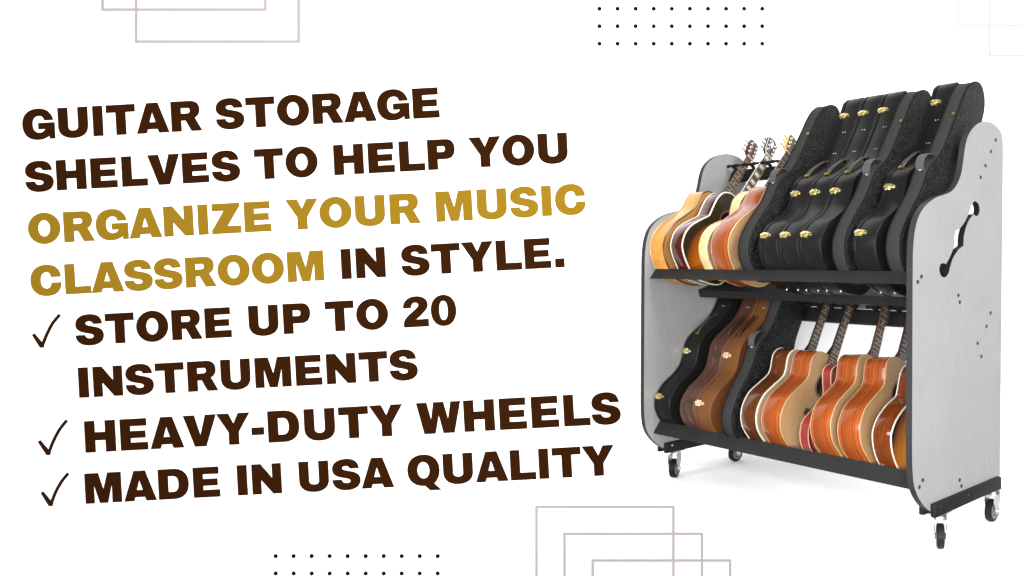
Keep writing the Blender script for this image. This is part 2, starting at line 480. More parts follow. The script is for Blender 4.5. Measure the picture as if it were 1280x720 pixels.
DREAD_T = [(0, -.030), (.03, -.026), (.058, -.016), (.103, .006), (.137, .038), (.154, .078), (.157, .115), (.150, .165), (.129, .222), (.113, .268), (.110, .30), (.115, .350), (.109, .382), (.088, .408), (.05, .418), (0, .419)]
JUMBO_T = [(0, -.022), (.03, -.018), (.062, -.006), (.105, .014), (.138, .040), (.155, .078), (.158, .11), (.150, .148), (.124, .202), (.104, .238), (.103, .256), (.109, .295), (.112, .335), (.101, .378), (.072, .404), (.042, .412), (0, .413)]
SLIM = [(0, -.026), (.025, -.022), (.045, -.013), (.081, .002), (.115, .031), (.132, .068), (.135, .10), (.126, .145), (.095, .200), (.068, .230), (.065, .246), (.080, .278), (.093, .318), (.086, .362), (.070, .392), (.04, .402), (0, .403)]
DREAD = [(0, -.012), (.05, -.006), (.090, .009), (.128, .026), (.156, .046), (.179, .080), (.187, .120), (.177, .175), (.142, .230), (.112, .275), (.106, .305), (.118, .358), (.111, .388), (.086, .410), (.05, .418), (0, .419)]
JUMBO = [(0, -.012), (.045, -.006), (.082, .010), (.120, .032), (.153, .062), (.172, .092), (.176, .12), (.168, .160), (.140, .212), (.106, .252), (.100, .268), (.105, .300), (.112, .345), (.100, .380), (.072, .396), (.045, .402), (0, .403)]
ROUGH = [(0, -.014), (.04, -.008), (.078, .008), (.105, .032), (.124, .065), (.132, .10), (.132, .15), (.124, .215), (.115, .285), (.118, .36), (.113, .395), (.094, .440), (.082, .49), (.079, .54), (.079, .68), (.080, .76), (.070, .818), (.046, .858), (.015, .880), (0, .882)]
SMOOTH = [(0, -.020), (.06, -.012), (.098, .002), (.134, .021), (.163, .047), (.179, .080), (.181, .108), (.170, .16), (.140, .215), (.122, .262), (.122, .30), (.134, .35), (.137, .385), (.125, .425), (.095, .480), (.066, .535), (.054, .59), (.052, .66), (.055, .76), (.072, .882, 1), (.060, .912, 1), (0, .912, 1)]
CASE = {'top': AT, 'bottom': AB}
GUIT = {'top': math.radians(38.5), 'bottom': AB}

def guitar(name, label, row, X, T, half, side, top, bind_b, bind_f, fb, neckm, headm, tuner, c=None, roll=0, sink=0, block=False, head='plain', bw=.0021, vn=.706, holec=.29, brv=.165, rosette='rosette', burst_top=False, group=None):
    c = c if c is not None else (-.082 if row == 'top' else -.043)
    root = empty(name, label, 'guitar', group); place(root, row, X, roll, GUIT[row])
    out = sym(half, c); vtop = max(p[1] for p in out)
    b = MB(); b.prism(out, 0, T, .0025, 2); b.build('body', side, root)
    hr = .044; hole = [(c+hr*math.cos(a*6.28318/40), holec+hr*math.sin(a*6.28318/40)) for a in range(40)]
    t = filled([inset(out, .0035), hole], .0030, 'soundboard', top, root); to_x(t.data, T+.0016)
    d = MB(); d.prism([(c+.046*math.cos(a*6.28318/40), holec+.046*math.sin(a*6.28318/40)) for a in range(40)], T-.001, T+.0006); d.build('sound_hole', M['hole'], root)  # dark disc painting the hollow's shade; the body is solid
    r = MB(); r.tube([(T+.0032, c+.0495*math.cos(a*6.28318/48), holec+.0495*math.sin(a*6.28318/48)) for a in range(48)], .0042, 6, True, flat=(.25, 1)); r.build('rosette', M[rosette], root)
    for x, bm_, rr in ((.0012, bind_b, bw*.85), (T-.0006, bind_f, bw)):
        if bm_:
            k = MB(); k.tube([(x, p[0], p[1]) for p in inset(out, .0008)], rr, 6, True); k.build('binding', bm_, root)
    # bridge
    bz = brv-.116
    br = [(c-.068, bz+.108), (c-.060, bz+.098), (c+.060, bz+.098), (c+.068, bz+.108), (c+.066, bz+.125), (c+.028, bz+.134), (c-.028, bz+.134), (c-.066, bz+.125)]
    k = MB(); k.prism(br, T+.003, T+.0105, .0015, 2); bo = k.build('bridge', M['ebony'], root)
    k = MB(); k.box((T+.0115, c, bz+.122), (.004, .066, .003), bev=.0006); k.build('saddle', M['white'], bo)
    k = MB()
    for q in range(6): k.cyl((T+.0095, c-.024+q*.0096, bz+.112), (T+.0135, c-.024+q*.0096, bz+.112), .0022, 8)
    k.build('bridge_pins', M['white'], bo)
    # neck, fretboard
    xf = T+.004-sink; v0 = holec+.048; w0, w1 = .0262, .0195
    rings = []
    for v, w, dep in ((vtop-.012, .026, .075), (vtop+.012, .0245, .040), (vtop+.045, .0235, .019), (.55, .0215, .0175), (.68, .0195, .016), (vn+.006, .0195, .014)):
        rings.append([(xf-dep*math.sin(a*math.pi/10), c-w*math.cos(a*math.pi/10), v) for a in range(11)])
    k = MB(); k.rings(rings); k.build('neck', neckm, root)
    k = MB(); k.rings([[(xf, c-w0, v0), (xf, c+w0, v0), (xf+.005, c+w0-.001, v0), (xf+.005, c-w0+.001, v0)], [(xf, c-w1, vn), (xf, c+w1, vn), (xf+.005, c+w1-.001, vn), (xf+.005, c-w1+.001, vn)]])
    fbo = k.build('fretboard', fb, root)
    scale_l = vn-.122-bz; fr = MB(); il = MB(); vprev = vn
    for i in range(1, 21):
        v = .122+bz+scale_l*2**(-i/12)
        if v < v0: break
        w = w0+(w1-w0)*(v-v0)/(vn-v0)
        fr.box((xf+.0055, c, v), (.0012, 2*w-.002, .0013))
        vm = (v+vprev)/2; gap = vprev-v; vprev = v
        if block and i in (1, 3, 5, 7, 9, 12, 15, 17): il.box((xf+.0052, c, vm), (.0006, 1.35*w, gap*.62))
        elif not block and i in (3, 5, 7, 9, 15): il.cyl((xf+.0048, c, vm), (xf+.0055, c, vm), .0030, 10)
        elif not block and i == 12:
            for s_ in (-.009, .009): il.cyl((xf+.0048, c+s_, vm), (xf+.0055, c+s_, vm), .0030, 10)
    fr.build('frets', M['fret'], fbo); il.build('inlays', M['pearl'], fbo)
    if bind_f is M['white'] and block:
        for s_ in (-1, 1):
            k = MB(); k.rings([[(xf, c+s_*w0, v0), (xf, c+s_*(w0+.0012), v0), (xf+.0054, c+s_*(w0+.0012), v0), (xf+.0054, c+s_*w0, v0)], [(xf, c+s_*w1, vn), (xf, c+s_*(w1+.0012), vn), (xf+.0054, c+s_*(w1+.0012), vn), (xf+.0054, c+s_*w1, vn)]])
            k.build('fretboard_binding', M['white'], fbo)
    k = MB(); k.box((xf+.0038, c, vn+.003), (.0088, 2*w1+.001, .005), bev=.0008); k.build('nut', M['white'], root)
    # headstock, laid back
    tl = math.radians(13)
    def H(x, p): return (xf-.001+x*math.cos(tl)-(p[1])*math.sin(tl), c+p[0], vn+.006+p[1]*math.cos(tl)+x*math.sin(tl))
    if head == 'crown': hp = [(-.0195, 0), (-.026, .014), (-.034, .030), (-.037, .080), (-.040, .112), (-.024, .116), (-.010, .128), (0, .122), (.010, .128), (.024, .116), (.040, .112), (.037, .080), (.034, .030), (.026, .014), (.0195, 0)]
    else: hp = [(-.0195, 0), (-.027, .012), (-.033, .024), (-.0345, .070), (-.036, .108), (-.030, .120), (-.012, .126), (.012, .126), (.030, .120), (.036, .108), (.0345, .070), (.033, .024), (.027, .012), (.0195, 0)]
    hp = [(a*.92, b_*.86) for a, b_ in hp]
    k = MB(); k.prism(hp, -.013, 0, .0012, 2, fn=H); k.prism(hp, -.014, -.0132, 0, fn=H); hs = k.build('headstock', neckm if head == 'maple' else headm, root)
    k = MB(); k.prism(inset(hp, .0022), .0004, .0016, 0, fn=H); k.build('headplate', headm, hs)
    if bind_f is M['white'] and head == 'crown':
        k = MB(); k.tube([H(0, p) for p in hp], .0018, 6); k.build('headstock_binding', M['white'], hs)
        k = MB(); k.prism([(0, .05), (.010, .062), (.007, .085), (0, .095), (-.007, .085), (-.010, .062)], .0016, .0022, 0, fn=H); k.build('inlay', M['pearl'], hs)
    for s_ in (-1, 1):
        for i in range(3):
            v = .026+i*.0275; k = MB(); w = .032
            k.cyl(H(-.004, (s_*.019, v)), H(.012, (s_*.019, v)), .0035, 10)      # string post
            k.cyl(H(.0016, (s_*.019, v)), H(.003, (s_*.019, v)), .0065, 12)
            k.cyl(H(-.016, (s_*.016, v)), H(-.016, (s_*(w+.006), v)), .0028, 8)  # shaft
            k.box(H(-.018, (s_*.021, v)), (.009, .020, .014), Matrix.Rotation(tl, 3, 'Y'), bev=.002)
            bt = [(s_*(w+.006), v-.007), (s_*(w+.018), v-.0085), (s_*(w+.022), v), (s_*(w+.018), v+.0085), (s_*(w+.006), v+.007)]
            k.prism(bt, -.0195, -.0125, .002, 2, fn=H)
            k.build('tuning_peg', tuner, root)
    k = MB()
    for q in range(6):
        f_ = (q-2.5)/2.5
        a = Vector((T+.0140, c+f_*.024, bz+.122)); n_ = Vector((xf+.0086, c+f_*.0155, vn+.003)); sp = Vector(H(.008, ((-1 if q < 3 else 1)*.018, .026+.0275*(q if q < 3 else 5-q))))
        k.tube([a, n_, sp], .00045, 4)
    k.build('strings', M['string'], root)
    return root

def latch(root, out, v, xs, mat, sz=1.0, nm='latch'):
    p, tg, nn = front_at(out, v)
    def F(d, q):      # q = (along thickness, along outline); d out of the surface
        w = p+tg*q[1]+nn*d; return (xs+q[0], w.x, w.y)
    pl = []
    for k in range(48):
        a = 6.28318*k/48; r = 1+.13*math.cos(6*a)
        pl.append((math.cos(a)*.0215*r*sz, math.sin(a)*.0150*r*sz))
    m = MB(); m.prism(pl, -.003, .0045, .0018, 2, fn=F)
    ear = [(.015*sz+math.cos(6.28318*k/20)*.0125*sz+.010*sz, math.sin(6.28318*k/20)*.0085*sz) for k in range(20)]
    m.prism(ear, -.003, .0065, .0015, 2, fn=F)
    m.prism([(-.016*sz, -.0052*sz), (.014*sz, -.0052*sz), (.020*sz, 0), (.014*sz, .0052*sz), (-.016*sz, .0052*sz)], .004, .0105, .002, 2, fn=F)
    o = m.build(nm, mat, root)
    k = MB(); k.cyl(F(.0062, (.027*sz, 0)), F(.0068, (.027*sz, 0)), .0036*sz, 12); k.build('keyhole', M['hole'], o)
    return o

def smooth_case(name, label, row, X, T, shell, face, latchm, handlem, ringm, seamm, seam=.02, roll=0, c=-.040, group=None, studs=True):
    root = empty(name, label, 'guitar case', group); place(root, row, X, roll, CASE[row])
    out = sym(SMOOTH, c)
    b = MB(); b.prism(out, seam+.0012, T, .004, 3, 0); o = b.build('shell', [shell, face], root)
    for p in o.data.polygons:
        if p.normal.x > .9: p.material_index = 1
    b = MB(); b.prism(out, 0, seam-.0012, .004, 3); b.build('lid', shell, root)
    b = MB(); b.prism(inset(out, .0022), seam-.003, seam+.003, 0); b.build('seam', seamm, root)
    k = MB(); k.tube([(seam+.0005, p[0], p[1]) for p in inset(out, .0004)], .0019, 6, True); k.build('piping', seamm, root)
    for v in (.095, .337, .812):
        latch(root, out, v, seam+.006, latchm, .92)
    # handle: padded bar on two ring mounts at the shoulder
    p1, t1, n1 = front_at(out, .430); p2, t2, n2 = front_at(out, .552)
    xm = seam+.028; pts = []
    for k in range(13):
        s = k/12; q = p1.lerp(p2, s); nrm = n1.lerp(n2, s).normalized(); h = .010*(1-(2*s-1)**4)+.003
        q = q+nrm*h; pts.append((xm, q.x, q.y))
    rad = [0.0042+.0032*(1-(2*k/12-1)**4) for k in range(13)]
    k = MB(); k.tube(pts, rad, 10, flat=(1.5, .8)); ho = k.build('handle', handlem, root)
    for p_, t_, n_ in ((p1, t1, n1), (p2, t2, n2)):
        k = MB(); k.box((xm, p_.x+n_.x*.003, p_.y+n_.y*.003), (.026, .010, .012), Matrix.Rotation(0, 3, 'X'), bev=.002); k.build('handle_mount', ringm if p_ is p1 else M['bronze'], ho)
    k = MB()
    for v in (.606, .723):
        p, tg, nn = front_at(out, v)
        for dx in (-.006, .006):
            a = p+nn*-.001; e = p+nn*.0022; k.cyl((T*.62+dx, a.x, a.y), (T*.62+dx, e.x, e.y), .0020, 8)
    k.build('rivets', M['stud'], root)
    if studs:
        for x_ in (.028, T-.014):
            k = MB(); k.cyl((x_, c+.04, -.0145), (x_, c+.042, -.0205), .0042, 12, r2=.003); k.build('foot_stud', M['stud'], root)
    return root

def rough_case(name, label, row, X, T, roll=0, c=-.090, group=None, clasp=True, deep=1.0):
    root = empty(name, label, 'guitar case', group); place(root, row, X, roll, CASE[row])
    out = [(u if u < c else c+(u-c)*(1+(deep-1)*min(1, max(0, (.24-v)/.09))), v) for u, v in sym(ROUGH, c)]
    b = MB(); b.prism(out, .004, T-.006, .002, 2); b.build('shell', M['woven'], root)
    b = MB(); b.prism(inset(out, .001), T-.0058, T, .004, 3); b.build('lid', M['tolex'], root)
    b = MB(); b.prism(inset(out, .001), 0, .0038, .0015, 2); b.build('back_panel', M['tolex'], root)
    for x in (.003, T-.005):
        k = MB(); k.tube([(x, p[0], p[1]) for p in out], .0026, 6, True); k.build('piping', M['seam'], root)
    # webbing handle: a thin arched strap
    p1, t1, n1 = front_at(out, .372); p2, t2, n2 = front_at(out, .462); w = .017; xm = T*.42
    rings = []
    for k in range(15):
        s = k/14; q = p1.lerp(p2, s); nrm = n1.lerp(n2, .5).normalized(); h = .034*math.sin(math.pi*min(1, max(0, s)))**.6
        a = q+nrm*(h-.001); bq = q+nrm*(h+.0022)
        rings.append([(xm-w, a.x, a.y), (xm+w, a.x, a.y), (xm+w, bq.x, bq.y), (xm-w, bq.x, bq.y)])
    k = MB(); k.rings(rings); ho = k.build('handle', M['strapgrey'], root, 60)
    k = MB(); q = p1+n1*.002; k.cyl((xm, q.x, q.y), (xm, q.x+n1.x*.003, q.y+n1.y*.003), .0035, 10); k.build('rivet', M['stud'], ho)
    if clasp:
        p, tg, nn = front_at(out, .665); k = MB()
        k.box((T*.78, p.x+nn.x*.002, p.y+nn.y*.002), (.014, .008, .016), bev=.0025); k.build('clasp', M['darkbronze'], root)
    return root

# --- top row, left to right
guitar('acoustic_guitar', 'amber blonde acoustic guitar with black binding beside the left side panel on the top shelf', 'top', -1.421, .096, DREAD_T, M['maple'], M['ambertop'], M['ivory'], M['blackbind'], M['rosefb'], M['neckred'], M['headred'], M['chrome'], bw=.0036)
guitar('acoustic_guitar', 'dark red sided acoustic guitar with tobacco sunburst top and block inlaid neck', 'top', -1.277, .078, JUMBO_T, M['redside'], M['burst'], M['white'], M['white'], M['rosefb'], M['neckdark'], M['headblack'], M['chrome'], c=-.081, block=True, head='crown', bw=.0036)
guitar('acoustic_guitar', 'slim cream sided acoustic guitar with maple headstock and gold tuners', 'top', -1.092, .050, SLIM, M['cream'], M['spruce'], M['ivory'], M['white'], M['rosefb'], M['neckmaple'], M['headblack'], M['gold'], c=-.097, head='maple', vn=.686)
guitar('acoustic_guitar', 'orange rosewood acoustic guitar with pale top beside a pebbled case on the top shelf', 'top', -1.014, .104, DREAD_T, M['rosewood'], M['spruce'], M['ivory'], M['ivory'], M['ebony'], M['neckred'], M['headred'], M['chrome'])
G1 = 'black cases along the top shelf'
rough_case('guitar_case', 'pebbled black guitar case right beside the orange guitar on the top shelf', 'top', -.852, .068, group=G1)
for X, T, lb in ((-.741, .104, 'smooth black guitar case leaning against the pebbled case beside the orange guitar'),
                 (-.635, .104, 'smooth black guitar case in the middle of three latched cases standing tight together'),
                 (-.529, .112, 'smooth black guitar case, last of the tight three, its dark side facing a pebbled case')):
    smooth_case('guitar_case', lb, 'top', X, T, M['caseblack'], M['caseface'], M['gold'], M['handle'], M['darkbronze'], M['seam'], group=G1)
rough_case('guitar_case', 'pebbled black guitar case between two smooth black cases on the top shelf', 'top', -.361, .066, group=G1)
smooth_case('guitar_case', 'lone smooth black guitar case with brass latches between two pebbled cases', 'top', -.270, .104, M['caseblack'], M['caseface'], M['gold'], M['handle'], M['darkbronze'], M['seam'], group=G1)
rough_case('guitar_case', 'pebbled black guitar case standing tallest against the right side panel', 'top', -.121, .066, group=G1, deep=1.3)
# --- bottom row, left to right
G2 = 'cases on the bottom shelf'
smooth_case('guitar_case', 'smooth black guitar case with brass latches beside the left side panel on the bottom shelf', 'bottom', -1.415, .107, M['caseblack'], M['caseface'], M['gold'], M['handle'], M['darkbronze'], M['seam'], group=G2)
smooth_case('guitar_case', 'dark maroon brown leather guitar case with dull bronze latches', 'bottom', -1.238, .090, M['maroon'], M['maroon'], M['bronze'], M['brownhandle'], M['bronze'], M['stitch'], .045, group=G2)
smooth_case('guitar_case', 'tan brown leather guitar case with pale copper latches and dark handle', 'bottom', -1.146, .107, M['tan'], M['tanface'], M['rosegold'], M['brownhandle'], M['bronze'], M['stitch'], group=G2)
rough_case('guitar_case', 'pebbled black guitar case between the tan case and the brown guitar', 'bottom', -.968, .068, group=G2)
guitar('acoustic_guitar', 'brown mahogany acoustic guitar with bold white binding beside the pebbled case on the bottom shelf', 'bottom', -.855, .088, DREAD, M['brownside'], M['greytop'], M['white'], M['white'], M['ebony'], M['neckdark'], M['headblack'], M['chrome'], bw=.0032)
guitar('acoustic_guitar', 'orange rosewood acoustic guitar showing its whole spruce top and sound hole beside the red strap', 'bottom', -.738, .102, DREAD, M['rosewood'], M['spruce'], M['ivory'], M['ivory'], M['ebony'], M['neckdark'], M['headred'], M['chrome'])
RL = math.radians(-4.8)
guitar('acoustic_guitar', 'orange rosewood acoustic guitar directly right of the red strap on the bottom shelf', 'bottom', -.467, .100, DREAD, M['rosewood'], M['spruce'], M['ivory'], M['ivory'], M['rosefb'], M['neckred'], M['headred'], M['chrome'], roll=RL, sink=.030)
guitar('acoustic_guitar', 'orange rosewood acoustic guitar between another orange guitar and the sunburst one on the bottom shelf', 'bottom', -.334, .102, DREAD, M['rosewood'], M['spruce'], M['ivory'], M['ivory'], M['ebony'], M['neckred'], M['headred'], M['chrome'], roll=RL, sink=.030)
guitar('acoustic_guitar', 'red brown acoustic guitar with amber sunburst top against the right panel on the bottom shelf', 'bottom', -.200, .082, JUMBO, M['redbrown'], M['burstred'], M['white'], M['white'], M['ebony'], M['neckdark'], M['headblack'], M['chrome'], bw=.0034)

# --- red strap folded in the gap between two orange guitars
strap = empty('guitar_strap', 'folded red leather guitar strap with cream edges hanging between two orange guitars', 'guitar strap')
place(strap, 'bottom', -.588, 0, AB)
loop = catmull([(-.082, .012), (-.122, .031), (-.148, .072), (-.152, .114), (-.108, .189), (-.085, .243), (-.112, .292), (-.130, .335), (-.104, .370), (-.070, .362), (-.058, .325), (-.055, .28), (-.045, .235), (-.070, .18), (-.110, .11), (-.112, .072), (-.092, .040), (-.070, .022)], 5)
W = .046; n = len(loop); ins = inset(loop, .003)
m = MB(); rs = []
for p, q in zip(loop, ins): rs.append([(0, *p), (W, *p), (W, *q), (0, *q)])
m.loft_loop(rs); so = m.build('strap_band', [M['redleather'], M['redinner']], strap, 50)
for x in (.0015, W-.0015):
    k = MB(); k.tube([(x, *p) for p in loop], .0024, 6, True); k.build('edge_trim', M['ivory'], strap)

# ---------------------------------------------------------------- backdrop wall, platform and the lettering on the wall
F = 1012.58; CX, CY = 1030., 326.5; D = 4.26
def wpt(px, py): return ((px-CX)/F*D, 1-(py-CY)/F*D)
x0, z1 = wpt(-900, -560); x1, z0 = wpt(2500, 960)
wall = MB(); wall.box(((x0+x1)/2, D+.05, (z0+z1)/2), (x1-x0, .1, z1-z0)); tag(wall.build('backdrop_wall', M['wall']), 'plain white backdrop wall behind the guitar rack', 'wall', kind='structure')
# platform: a slim white ledge reaching from the wall out under the wheels
def fl(x, y): q = RACK @ (Vector((x, y, 0))*S); return (q.x/S, q.y/S)
pf = [fl(.085, -.062), fl(.085, .47), (fl(.085, .47)[0], D-.0005), (fl(-1.50, .5)[0], D-.0005), fl(-1.50, .40), fl(-1.495, -.050)]
pm = MB(); pm.prism(pf, -.020, -.0005, .002, 2, fn=lambda x, p: (p[0], p[1], x)); tag(pm.build('platform', M['plat']), 'white ledge under the wheels of the rack', 'platform', kind='structure')

# glyph outlines, cap height 1, baseline 0
K = .56
def ell(cx, cy, rx, ry, k=K):
    return f'M{cx+rx},{cy} C{cx+rx},{cy+ry*k} {cx+rx*k},{cy+ry} {cx},{cy+ry} C{cx-rx*k},{cy+ry} {cx-rx},{cy+ry*k} {cx-rx},{cy} C{cx-rx},{cy-ry*k} {cx-rx*k},{cy-ry} {cx},{cy-ry} C{cx+rx*k},{cy-ry} {cx+rx},{cy-ry*k} {cx+rx},{cy}Z'
def poly(*p): return 'M'+' L'.join(f'{a},{b}' for a, b in p)+'Z'
G = {
 'A': (1.07, .008, poly((0, 0), (.355, 1), (.72, 1), (1.07, 0), (.745, 0), (.695, .13), (.355, .13), (.31, 0))+poly((.415, .355), (.528, .715), (.64, .355))),
 'C': (1.02, .045, 'M1.0,.61 C.98,.88 .80,1.02 .53,1.02 C.2,1.02 0,.82 0,.5 C0,.18 .2,-.02 .53,-.02 C.83,-.02 1.0,.13 1.01,.41 L.70,.41 C.69,.28 .63,.22 .53,.22 C.40,.22 .32,.32 .32,.5 C.32,.68 .40,.78 .53,.78 C.62,.78 .68,.72 .69,.61Z'),
 'D': (1.0, .085, 'M0,0 L0,1 L.5,1 C.82,1 1,.82 1,.5 C1,.18 .82,0 .5,0Z M.315,.23 L.315,.77 L.47,.77 C.61,.77 .68,.68 .68,.5 C.68,.32 .61,.23 .47,.23Z'),
 'E': (.87, .085, poly((0, 0), (0, 1), (.845, 1), (.845, .77), (.315, .77), (.315, .605), (.80, .605), (.80, .385), (.315, .385), (.315, .235), (.87, .235), (.87, 0))),
 'G': (1.06, .045, 'M1.02,.625 C.98,.86 .80,1.02 .55,1.02 C.2,1.02 0,.82 0,.5 C0,.17 .2,-.02 .47,-.02 C.66,-.02 .78,.03 .885,.115 L.90,0 L1.06,0 L1.06,.535 L.53,.535 L.53,.335 L.76,.335 C.74,.26 .66,.21 .56,.21 C.40,.21 .32,.32 .32,.5 C.32,.68 .41,.78 .55,.78 C.65,.78 .72,.72 .735,.625Z'),
 'H': (.98, .085, poly((0, 0), (0, 1), (.315, 1), (.315, .63), (.665, .63), (.665, 1), (.98, 1), (.98, 0), (.665, 0), (.665, .38), (.315, .38), (.315, 0))),
 'I': (.315, .092, poly((0, 0), (0, 1), (.315, 1), (.315, 0))),
 'L': (.84, (.09, .025), poly((0, 0), (0, 1), (.315, 1), (.315, .235), (.84, .235), (.84, 0))),
 'M': (1.2, .085, poly((0, 0), (0, 1), (.44, 1), (.605, .43), (.765, 1), (1.2, 1), (1.2, 0), (.90, 0), (.90, .66), (.73, 0), (.475, 0), (.285, .66), (.285, 0))),
 'N': (.97, .085, poly((0, 0), (0, 1), (.29, 1), (.68, .50), (.68, 1), (.97, 1), (.97, 0), (.695, 0), (.29, .49), (.29, 0))),
 'O': (1.06, .045, ell(.53, .5, .53, .52)+ell(.53, .5, .21, .28, .58)),
 'P': (.90, (.09, .045), 'M0,0 L0,1 L.60,1 C.80,1 .90,.87 .90,.675 C.90,.47 .80,.34 .60,.34 L.315,.34 L.315,0Z M.315,.575 L.315,.775 L.51,.775 C.56,.775 .59,.735 .59,.675 C.59,.615 .56,.575 .51,.575Z'),
 'Q': (1.06, .045, 'M.53,-.02 C.2,-.02 0,.18 0,.5 C0,.82 .2,1.02 .53,1.02 C.86,1.02 1.06,.82 1.06,.5 C1.06,.30 .98,.13 .86,.045 L1.085,-.18 L.725,-.18 L.57,-.02Z'+ell(.53, .5, .21, .28, .58)),
 'R': (1.0, (.09, .03), 'M0,0 L0,1 L.63,1 C.84,1 .94,.88 .94,.71 C.94,.58 .87,.48 .77,.44 L1.0,0 L.655,0 L.47,.36 L.315,.36 L.315,0Z M.315,.585 L.315,.775 L.54,.775 C.60,.775 .63,.735 .63,.68 C.63,.625 .60,.585 .54,.585Z'),
 'S': (.93, .035, 'M.60,.695 C.58,.76 .53,.79 .46,.79 C.38,.79 .33,.76 .33,.72 C.33,.67 .38,.65 .50,.622 L.62,.595 C.82,.55 .93,.47 .93,.31 C.93,.10 .75,-.02 .47,-.02 C.19,-.02 .02,.09 0,.33 L.30,.33 C.31,.25 .38,.21 .47,.21 C.56,.21 .61,.24 .61,.285 C.61,.335 .56,.355 .45,.38 L.33,.405 C.12,.45 .01,.53 .01,.69 C.01,.90 .2,1.02 .47,1.02 C.72,1.02 .87,.92 .89,.695Z'),
 'T': (.95, .045, poly((0, 1), (.95, 1), (.95, .755), (.6325, .755), (.6325, 0), (.3175, 0), (.3175, .755), (0, .755))),
 'U': (.98, .092, 'M0,1 L0,.38 C0,.12 .18,-.02 .49,-.02 C.80,-.02 .98,.12 .98,.38 L.98,1 L.665,1 L.665,.36 C.665,.27 .6,.22 .49,.22 C.38,.22 .315,.27 .315,.36 L.315,1Z'),
 'V': (1.05, .014, poly((0, 1), (.345, 1), (.53, .33), (.71, 1), (1.05, 1), (.70, 0), (.345, 0))),
 'W': (1.42, .02, poly((0, 1), (.326, 1), (.455, .42), (.555, 1), (.87, 1), (1.005, .43), (1.115, 1), (1.42, 1), (1.19, 0), (.844, 0), (.71, .60), (.575, 0), (.224, 0))),
 'Y': (1.06, .014, poly((0, 1), (.37, 1), (.535, .66), (.70, 1), (1.06, 1), (.69, .40), (.69, 0), (.375, 0), (.375, .40))),
 'Z': (.96, .05, poly((0, 0), (0, .11), (.42, .765), (.02, .765), (.02, 1), (.93, 1), (.93, .90), (.50, .235), (.96, .235), (.96, 0))),
 '2': (.83, .05, 'M0,.64 C0,.88 .18,1.02 .44,1.02 C.68,1.02 .82,.90 .82,.73 C.82,.58 .70,.48 .41,.245 L.83,.245 L.83,0 L0,0 L0,.10 C0,.22 .06,.30 .20,.42 C.40,.58 .52,.66 .52,.72 C.52,.78 .47,.815 .39,.815 C.31,.815 .26,.75 .26,.64Z'),
 '0': (.84, .05, ell(.42, .5, .42, .52, .6)+ell(.42, .5, .15, .325, .66)),
 '.': (.30, .06, poly((0, 0), (0, .29), (.30, .29), (.30, 0))),
 '-': (.39, (.045, .06), poly((0, .27), (0, .50), (.39, .50), (.39, .27))),
}
import re
def contours(d):
    out = []; cur = []
    for c, a in re.findall(r'([MLCZ])([^MLCZ]*)', d):
        nums = [float(t) for t in re.findall(r'-?\d*\.?\d+(?:e-?\d+)?', a)]
        if c in 'ML':
            if c == 'M': cur = []
            cur.append((nums[0], nums[1]))
        elif c == 'C':
            p0 = cur[-1]; p1, p2, p3 = nums[0:2], nums[2:4], nums[4:6]
            for k in range(1, 11):
                t = k/10; u = 1-t
                cur.append(tuple(u**3*p0[i]+3*u*u*t*p1[i]+3*u*t*t*p2[i]+t**3*p3[i] for i in (0, 1)))
        else:
            q = [cur[0]]
            for p in cur[1:]:
                if math.dist(p, q[-1]) > 1e-5: q.append(p)
            if math.dist(q[0], q[-1]) < 1e-5: q.pop()
            out.append(q)
    return out

ANG = math.atan(.0547); U = D/F            # one photograph pixel on the wall
def on_wall(polys, th, name, mat):
    """polys in wall coordinates (x, z); pieces of real thickness fixed on the wall"""
    groups = polys if isinstance(polys[0][0][0], (tuple, list)) else [polys]
    o = filled(groups[0], th, name, mat)
    if len(groups) > 1:
        bm = bmesh.new(); bm.from_mesh(o.data)
        for g in groups[1:]:
            t = filled(g, th, name+'_piece', mat); bm.from_mesh(t.data)
            me = t.data; bpy.data.objects.remove(t); bpy.data.meshes.remove(me)
        bm.to_mesh(o.data); bm.free()
    for v in o.data.vertices:
        a, b, t = v.co; v.co = (a, (D-th/2)*S-.0006-t, b)
    bm = bmesh.new(); bm.from_mesh(o.data); bmesh.ops.recalc_face_normals(bm, faces=bm.faces[:]); bm.to_mesh(o.data); bm.free()
    return o
SP = .43
def layout(txt):
    x = 0; pos = []; prev = None
    for ch in txt:
        if ch == ' ': x += SP; continue
        w, sb, d = G[ch]
        l_, r_ = sb if isinstance(sb, tuple) else (sb, sb)
        x += l_; pos.append((ch, x)); x += w+r_
    return pos, pos[-1][1]+G[pos[-1][0]][0], pos[0][1]
def line(txt, px0, py0, px1, cap, runs):
    pos, end, start = layout(txt); L = (px1-px0)/math.cos(ANG); kx = L/(end-start)
    ca, sa = math.cos(ANG), math.sin(ANG); i0 = 0
    for part, mat, label in runs:
        nch = len(part.replace(' ', '')); polys = []
        for ch, x in pos[i0:i0+nch]:
            pp_done = []; polys.append([])
            for c in contours(G[ch][2]):
                hole = len(pp_done) > 0; pp_done.append(1)
                c = inset(c, .006 if hole else -.006); pp = []
                for a, b in c:
                    r, s = (x-start+a)*kx, b*cap
                    px, py = px0+r*ca-s*sa, py0-r*sa-s*ca
                    pp.append(wpt(px, py))
                polys[-1].append(pp)
        i0 += nch
        tag(on_wall(polys, .003, 'wall_lettering', M[mat]), label, 'lettering', 'lettering on the white wall')
line('GUITAR STORAGE', 29.8, 175.0, 549.7, 37.3, [('GUITAR STORAGE', 'brownink', 'dark brown capital lettering reading GUITAR STORAGE, top line on the white wall')])
line('SHELVES TO HELP YOU', 33.2, 240.0, 710.3, 37.3, [('SHELVES TO HELP YOU', 'brownink', 'dark brown capital lettering reading SHELVES TO HELP YOU')])
